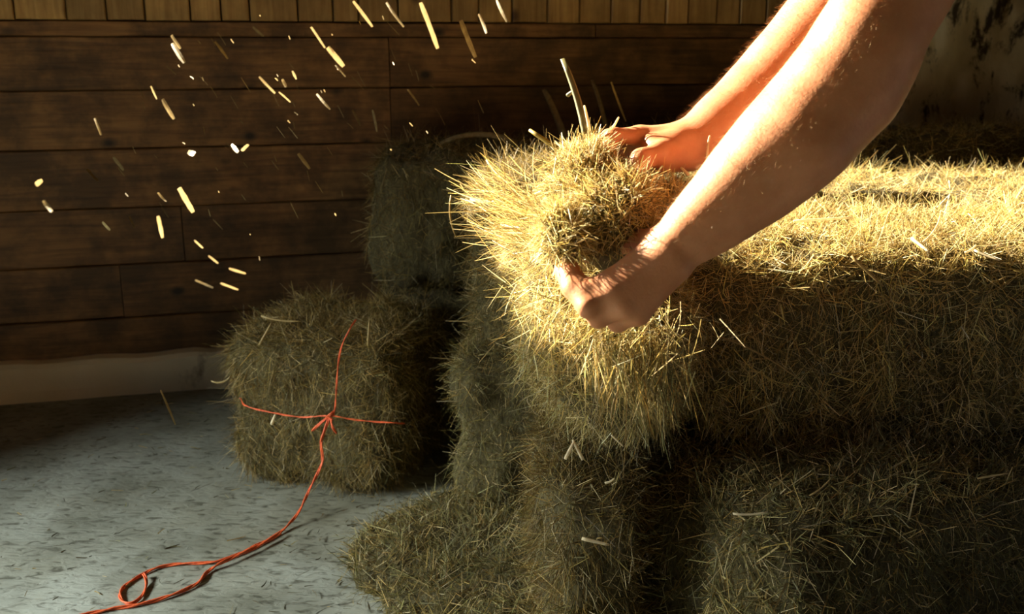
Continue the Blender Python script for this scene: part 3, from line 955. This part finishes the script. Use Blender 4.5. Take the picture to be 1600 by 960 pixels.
# ------------------------------------------------------------------ orange twine
def bale_front(px, py, off=0.012):
    """point on the small bale's front face under a pixel"""
    rz = math.radians(SB_RZ)
    nrm = np.array([math.sin(rz), -math.cos(rz), 0.0])
    fc = np.array(SB_LOC) + nrm * (0.205 + off)
    d = P(px, py, 1.0) - CAM
    t = ((fc - CAM) @ nrm) / (d @ nrm)
    return CAM + d * t
tw = empty('baling_twine', tuple(Pfloor(455, 815)))
tag(tw, 'orange baling twine knotted round the small bale and trailing over the floor', 'twine')
TB = np.array(tw.location)
def cord(name, ctrl, r, n=60, strands_n=2, twist=34.0):
    c = spline(ctrl, n) - TB
    c = c + 0.0006 * np.stack([vnoise(c * 60, s) for s in (5, 6, 7)], 1)
    tan = np.gradient(c, axis=0); tan /= np.linalg.norm(tan, axis=1)[:, None] + 1e-12
    a = np.cross(tan, (0.1, 0.2, 0.97)); a /= np.linalg.norm(a, axis=1)[:, None]
    b = np.cross(a, tan)
    ln = np.concatenate([[0], np.cumsum(np.linalg.norm(np.diff(c, axis=0), axis=1))])
    V, F = [], []
    for s in range(strands_n):
        ph = ln * twist * 2 * math.pi / 4 + s * 2 * math.pi / strands_n
        pts = c + (a * np.cos(ph)[:, None] + b * np.sin(ph)[:, None]) * r * 0.55
        v, f = tube(pts, r * 0.62, 6)
        k = len(V); V += list(v); F += [tuple(i + k for i in q) for q in f]
    return link(name, mesh_py(name, V, F, M['twine'], True), tw)
KN = bale_front(515, 650, 0.022)
cord('vertical_wrap', [bale_front(556, 500, -0.03), bale_front(546, 516, 0.012), bale_front(532, 548, 0.016), bale_front(527, 590, 0.016), bale_front(523, 640, 0.02), KN], 0.0019, 50)
cord('horizontal_wrap', [bale_front(376, 622, -0.03), bale_front(384, 634, 0.006), bale_front(420, 644, 0.013), bale_front(470, 652, 0.013), KN, bale_front(560, 657, 0.010), bale_front(612, 661, 0.002), bale_front(632, 662, -0.03)], 0.0018, 70)
knot = cord('knot', [KN + np.array(v) * 0.010 for v in [(-1, 0, -.8), (0.2, -.6, .5), (1.0, 0, 0.9), (0.3, 0.5, -.3), (-.8, -.4, 0.2), (0.6, -.7, -.6), (0.2, -.3, -1.3)]], 0.0028, 40)
le1 = cord('loose_end', [KN, bale_front(500, 662, 0.03), bale_front(488, 674, 0.03)], 0.0028, 16)
le2 = cord('loose_end', [KN, bale_front(520, 668, 0.03), bale_front(526, 677, 0.025)], 0.0026, 16)
le1.parent = knot; le2.parent = knot
def fl_(x, y, z=0.004): return Pfloor(x, y, z)
cord('tail', [KN, bale_front(506, 676, 0.04), bale_front(502, 692, 0.045), bale_front(504, 716, 0.05), bale_front(500, 732, 0.06), P(482, 768, 2.20), P(470, 795, 2.17), fl_(455, 815, 0.012), fl_(438, 832), fl_(400, 853), fl_(352, 874),
             fl_(318, 880), fl_(275, 882), fl_(245, 888), fl_(215, 902), fl_(194, 917), fl_(187, 930), fl_(193, 941), fl_(206, 943), fl_(220, 934), fl_(228, 918), fl_(228, 905, 0.008), fl_(224, 897, 0.010)], 0.0030, 220)
cord('tail', [fl_(438, 834, 0.009), fl_(400, 855, 0.009), fl_(352, 877, 0.009), fl_(325, 893), fl_(308, 912), fl_(280, 926), fl_(245, 938), fl_(212, 946), fl_(175, 952), fl_(138, 960), fl_(90, 972), fl_(30, 990)], 0.0034, 160)

# ------------------------------------------------------------------ single stalks that stand out on the hay
def slat(p0, p1, wpx_m, thick, mat, bend=0.0, name='stalk', parent=None, taper=0.7, seg=6, wvec=None, origin=None):
    """a stalk: flattened tube from p0 to p1, bowed by bend"""
    p0 = np.array(p0, float); p1 = np.array(p1, float)
    L = np.linalg.norm(p1 - p0); d = (p1 - p0) / (L + 1e-9)
    a = np.cross(d, CAM - (p0 + p1) / 2) if wvec is None else np.cross(d, wvec)
    a /= np.linalg.norm(a) + 1e-9
    b = np.cross(a, d)
    V, F = [], []
    S = 6
    for i in range(seg + 1):
        s = i / seg
        c = p0 + d * L * s + a * bend * L * 4 * s * (1 - s)
        w = wpx_m * (1 - (1 - taper) * s) * (0.8 if i in (0, seg) else 1.0)
        for k in range(S):
            th = 2 * math.pi * k / S
            V.append(c + a * math.cos(th) * w / 2 + b * math.sin(th) * thick / 2)
    for i in range(seg):
        for k in range(S):
            q = (k + 1) % S
            F.append((i * S + k, i * S + q, (i + 1) * S + q, (i + 1) * S + k))
    F.append(tuple(reversed(range(S)))); F.append(tuple(range(seg * S, seg * S + S)))
    o = np.zeros(3) if origin is None else np.array(origin)
    me = mesh_py(name, np.array(V) - o, F, mat, True)
    return me

def stalk_on(root, a, b, wpx, mat='straw', bend=0.0):
    """a, b = (px, py, depth); the stalk becomes a part of the thing it lies on"""
    mw = Matrix.Translation(root.location) @ root.rotation_euler.to_matrix().to_4x4()
    inv = np.array(mw.inverted())
    pa, pb = P(*a), P(*b)
    pa = inv[:3, :3] @ pa + inv[:3, 3]; pb = inv[:3, :3] @ pb + inv[:3, 3]
    w_ = wpx * a[2] * PXM
    cl = inv[:3, :3] @ CAM + inv[:3, 3]
    me = slat(pa, pb, w_, w_ * (0.2 if wpx > 7 else 0.5), M[mat], bend, wvec=cl - (pa + pb) / 2)
    return link('stalk', me, root)

for a, b, w_, m_, be in [
    ((1118, 524, 1.60), (1264, 606, 1.60), 3.2, 'straw_dim', -0.05), ((1240, 346, 1.66), (1332, 340, 1.69), 5, 'straw', 0.0), ((1424, 372, 1.63), (1452, 394, 1.60), 6, 'straw', 0.0),
    ((1522, 391, 1.60), (1562, 407, 1.58), 4, 'straw', 0.02), ((1330, 400, 1.60), (1380, 448, 1.59), 5, 'straw_dim', 0.0), ((1508, 395, 1.60), (1525, 383, 1.62), 4, 'straw', 0.05),
    ((1440, 380, 1.62), (1470, 330, 1.72), 3, 'straw', 0.05), ((1550, 255, 2.5), (1572, 285, 2.45), 5, 'straw_dim', -0.12)]:
    stalk_on(b_top, a, b, w_, m_, be)
for a, b, w_, m_, be in [((1527, 748, 1.50), (1575, 740, 1.50), 4, 'straw_dim', 0.0), ((1145, 803, 1.42), (1200, 800, 1.42), 4, 'straw', 0.05), ((1265, 775, 1.45), (1300, 745, 1.47), 3, 'straw_dim', 0.05)]:
    stalk_on(b_low, a, b, w_, m_, be)
for a, b, w_, m_, be in [((883, 718, 1.42), (897, 690, 1.42), 6, 'straw', 0.0), ((911, 719, 1.42), (895, 688, 1.42), 6, 'straw', 0.0), ((909, 842, 1.42), (952, 852, 1.42), 6, 'straw', 0.0),
                         ((945, 755, 1.42), (960, 748, 1.42), 4, 'straw', 0.1), ((966, 610, 1.36), (955, 655, 1.36), 4, 'straw_dim', 0.05), ((955, 680, 1.36), (974, 698, 1.36), 3, 'straw', 0.0)]:
    stalk_on(slab if a[1] > 670 else pulled, a, b, w_, m_, be)
for a, b, w_, m_, be in [((408, 494, 2.14), (470, 502, 2.13), 4, 'straw_dim', 0.05), ((405, 540, 2.13), (424, 505, 2.13), 4, 'straw_dim', 0.0), ((330, 596, 2.2), (362, 586, 2.2), 4, 'straw_dim', 0.2),
                         ((424, 664, 2.11), (430, 648, 2.11), 5, 'straw', 0.0), ((575, 540, 2.1), (577, 500, 2.1), 4, 'straw_dim', 0.0)]:
    stalk_on(b_s, a, b, w_, m_, be)
for a, b, w_, m_, be in [((735, 312, 1.85), (790, 305, 1.80), 4, 'straw', 0.12), ((760, 250, 1.9), (800, 290, 1.85), 3, 'straw', 0.05), ((782, 352, 1.72), (822, 358, 1.66), 5, 'straw', 0.0),
                         ((705, 305, 1.95), (712, 370, 1.95), 3, 'straw_dim', 0.08)]:
    stalk_on(b_l1, a, b, w_, m_, be)
# broad blades and stalks sticking out of the armful
for a, b, w_, m_, be in [((918, 225, 1.38), (879, 92, 1.42), 13, 'blade', 0.03), ((886, 150, 1.42), (896, 142, 1.41), 7, 'blade', 0.0), ((897, 250, 1.42), (827, 203, 1.45), 9, 'yellow_stalk', 0.0),
                         ((922, 205, 1.37), (913, 165, 1.38), 5, 'straw', 0.0), ((955, 205, 1.38), (967, 183, 1.38), 4, 'straw', 0.0),
                         ((1105, 232, 1.345), (1109, 212, 1.345), 4, 'straw', 0.0), ((1104, 250, 1.345), (1108, 214, 1.345), 4, 'straw', 0.0),
                         ((1076, 274, 1.33), (1064, 262, 1.34), 6, 'straw', 0.0), ((940, 520, 1.36), (900, 470, 1.37), 3, 'straw', 0.1)]:
    stalk_on(armful, a, b, w_, m_, be)
# arched blade hanging over the far bale
for a, b, w_, m_, be in [((808, 224, 2.62), (688, 224, 2.66), 11, 'straw_dim', 0.11), ((884, 222, 2.8), (850, 140, 2.85), 12, 'straw_dim', 0.02), ((950, 222, 2.8), (925, 125, 2.85), 8, 'straw_dim', 0.03)]:
    stalk_on(b_l3, a, b, w_, m_, be)

# ------------------------------------------------------------------ straw bits flying through the air
def sunlit(p):
    k = (p[0] - XL) / -SUN[0]
    y, z = p[1] + SUN[1] * k, p[2] + SUN[2] * k
    if not (WY0 + 0.05 < y < WY1 - 0.05 and WZ0 + 0.02 < z < WZ1 - 0.05): return False
    q = p[:2] - WO
    nrm = np.array([-WD[1], WD[0]])
    dist = -(q @ nrm); sp = SUN[:2] @ nrm
    kk = dist / sp
    return p[2] + SUN[2] * kk > WALL_TOP

def chip(a, b, w_, cen):
    a = np.array(a); b = np.array(b)
    L = np.linalg.norm(b - a); d = (b - a) / L
    to = CAM - cen; to /= np.linalg.norm(to)
    q = np.cross(d, to); q /= np.linalg.norm(q); nz = np.cross(q, d)
    tilt = random.uniform(-0.6, 0.6); q2 = q * math.cos(tilt) + nz * math.sin(tilt); n2 = np.cross(q2, d)
    V, F = [], []
    rag = [random.uniform(-0.12, 0.12) for _ in range(6)]
    bow = random.uniform(-0.06, 0.06)
    for i in range(6):
        s_ = i / 5
        wf = (0.75, 0.95, 1.0, 1.0, 0.92, 0.65)[i] * (1 + rag[i])
        c = a + d * L * s_ + n2 * bow * L * 4 * s_ * (1 - s_)
        V += [c - q2 * w_ / 2 * wf, c - n2 * w_ * 0.16, c + q2 * w_ / 2 * wf, c + n2 * w_ * 0.06]
    for i in range(5):
        for k in range(4):
            m_ = (k + 1) % 4
            F.append((i * 4 + k, i * 4 + m_, i * 4 + 4 + m_, i * 4 + 4 + k))
    F.append((3, 2, 1, 0)); F.append((20, 21, 22, 23))
    return np.array(V) - cen, F

def piece(x0, y0, x1, y1, wpx, lit, label, group=None, t=None, mat=None):
    best = t
    if best is None:
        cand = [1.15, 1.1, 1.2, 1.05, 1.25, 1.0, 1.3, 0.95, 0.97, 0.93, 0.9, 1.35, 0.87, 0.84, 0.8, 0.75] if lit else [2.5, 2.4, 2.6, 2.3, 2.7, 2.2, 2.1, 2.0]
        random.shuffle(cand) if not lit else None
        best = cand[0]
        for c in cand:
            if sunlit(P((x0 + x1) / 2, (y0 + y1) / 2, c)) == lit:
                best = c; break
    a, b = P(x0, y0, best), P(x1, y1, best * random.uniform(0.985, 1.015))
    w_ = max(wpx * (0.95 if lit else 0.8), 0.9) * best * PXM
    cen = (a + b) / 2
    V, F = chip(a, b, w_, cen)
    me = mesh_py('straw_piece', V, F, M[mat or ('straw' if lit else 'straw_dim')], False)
    o = link('straw_piece', me); o.location = cen
    tag(o, label, 'straw', group)
    return o

G1 = 'bright straw pieces in the air'
for x0, y0, x1, y1, w_, lab in [
    (280, 294, 302, 332, 9, 'largest bright straw piece flying low at the left above the dark boards'),
    (247, 338, 254, 372, 6, 'upright bright straw piece falling just below the largest flying one'),
    (247, 301, 260, 315, 4, 'short slanting straw sliver just left of the largest flying piece'),
    (56, 289, 66, 282, 8, 'tiny square white straw fleck at the far left'),
    (68, 314, 81, 331, 6, 'small bent bright straw fleck under the square fleck at far left'),
    (269, 68, 288, 98, 8, 'lower of two touching bright straw pieces at the upper left'),
    (268, 55, 282, 76, 6, 'upper of two touching bright straw pieces at the upper left'),
    (254, 155, 272, 186, 7, 'bright straw piece in the air between two darker ones at left centre'),
    (236, 135, 245, 155, 3, 'thin straw sliver just above the left-centre bright piece'),
    (148, 185, 158, 211, 4, 'lone greenish straw sliver over the second dark board at left'),
    (495, 147, 516, 171, 4, 'thin golden straw in the air left of the board joint'),
    (486, 42, 508, 75, 4, 'upper thin half of the long straw streak near the pine planks'),
    (512, 74, 537, 104, 9, 'thick lower straw of the pair near the pine planks'),
    (524, 102, 540, 120, 3, 'thin straw just beneath the thick one near the planks'),
    (657, 4, 684, 76, 8, 'longest bright stalk flying in front of the pine planks'),
    (552, 2, 582, 42, 6, 'slanting straw crossing the pine plank ends at top centre'),
    (604, 4, 631, 42, 5, 'slanting straw to the right of another at top centre'),
    (748, 22, 760, 52, 5, 'small straw right of the longest flying stalk'),
    (405, 120, 430, 146, 4, 'thin straw slanting above the twinkling cluster'),
    (362, 226, 372, 238, 6, 'left bit of the orange-lit V of straw'),
    (378, 236, 388, 226, 6, 'right bit of the orange-lit V of straw'),
    (294, 237, 304, 241, 9, 'stubby tan chaff fleck left of the orange-lit V'),
    (441, 124, 447, 136, 5, 'small bright chip beside the thin slanting straw'),
    (457, 111, 463, 124, 4, 'small bright chip to the right of another above the cluster'),
    (436, 144, 454, 160, 3, 'faint slanting straw beneath the small bright chips'),
    (304, 196 + 180, 317, 208 + 180, 3, 'thin pale sliver low on the boards right of centre-left'),
    (305, 438, 333, 450, 3, 'pale sliver lying almost level above the kerb'),
    (345, 443, 372, 453, 3, 'second level sliver to the right above the small bale'),
    (326, 400, 341, 412, 3, 'short pale sliver in the dark above the small bale'),
    (358, 420, 384, 428, 4, 'level tan straw just above the small bale'),
]:
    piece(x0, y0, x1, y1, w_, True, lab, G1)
G2 = 'dim straw pieces in the air'
for x0, y0, x1, y1, w_, lab in [
    (177, 246, 193, 266, 6, 'dim tan straw piece beside a dark knot in the boards'),
    (136, 264, 153, 283, 6, 'dimmer tan straw piece left of another by the knot'),
    (160, 347, 172, 360, 5, 'dim tan straw piece low at the left'),
    (202, 338, 210, 356, 4, 'dim upright straw left of the upright bright one'),
    (720, 32, 743, 90, 10, 'long soft brown straw in front of the pine planks'),
    (466, 240, 484, 264, 7, 'dim pale straw piece above the darkest board corner'),
    (582, 172, 589, 206, 5, 'pale bluish upright straw at the board joint'),
    (551, 172, 563, 196, 4, 'fainter bluish straw left of the board joint'),
    (395, 42, 412, 57, 5, 'dim straw sliver under the plank ends at left'),
    (336, 65, 356, 92, 5, 'dim slanting straw above a dark knot'),
    (776, 0, 792, 34, 6, 'dim straw at the top right of the longest stalk'),
    (1120 - 165, 128, 978, 190, 4, 'dim straw above the far wrist'),
    (251, 610, 274, 664, 4, 'dim long straw falling in front of the kerb'),
    (637, 140, 655, 165, 4, 'dim slanting straw right of the board joint'),
]:
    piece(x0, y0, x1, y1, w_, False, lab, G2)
for i in range(95):
    th = math.radians(random.gauss(58, 12))
    L = random.uniform(6, 30)
    cx = random.triangular(120, 900, 470); cy = random.triangular(5, 430, 150)
    if cx > 850 and cy > 150: continue
    dx, dy = math.cos(th) * L / 2, math.sin(th) * L / 2
    lit = random.random() < 0.22
    if lit: dx, dy = dx * 0.3, dy * 0.3
    piece(cx - dx, cy - dy, cx + dx, cy + dy, random.uniform(0.9, 1.5), lit, 'faint thin straw speck drifting over the dark boards', 'faint chaff specks in the air')

# ------------------------------------------------------------------ chaff strewn over the concrete
n = 5200
x = rng.uniform(-1.7, 0.5, n); y = rng.uniform(0.9, 2.75, n)
keep = rng.random(n) < np.clip(0.22 + 0.9 * np.exp(-((x - 0.0) ** 2 + (y - 1.7) ** 2) / 0.14) + 0.25 * (y > 2.3), 0, 1)
keep &= (y < 2.758 + 0.264 * (x + 1.503) - 0.06)
x, y = x[keep], y[keep]; n = len(x)
p = np.stack([x, y, rng.uniform(0.002, 0.006, n)], 1)
th = rng.normal(math.radians(24), 0.9, n)
d = np.stack([np.cos(th), np.sin(th), rng.normal(0, 0.06, n)], 1)
cur = rng.normal(size=(n, 3)) * np.array([0.25, 0.25, 0.02])
pal = pick_col(n, 'green'); dk = rng.random(n) < 0.55
pal[dk] = np.array([0.07, 0.055, 0.03]) * rng.uniform(0.7, 1.6, (dk.sum(), 1))
Ls = rng.uniform(0.004, 0.03, n); far_ = rng.random(n) < 0.06; Ls[far_] *= 2.2
V, F, C = ribbons(p, d, cur, Ls, rng.uniform(0.0009, 0.0026, n), pal)
o = link('floor_chaff', make_mesh('floor_chaff', V, F, M['hay'], False, C))
tag(o, 'fine dark and pale chaff strewn over the concrete floor', 'chaff', kind='stuff')
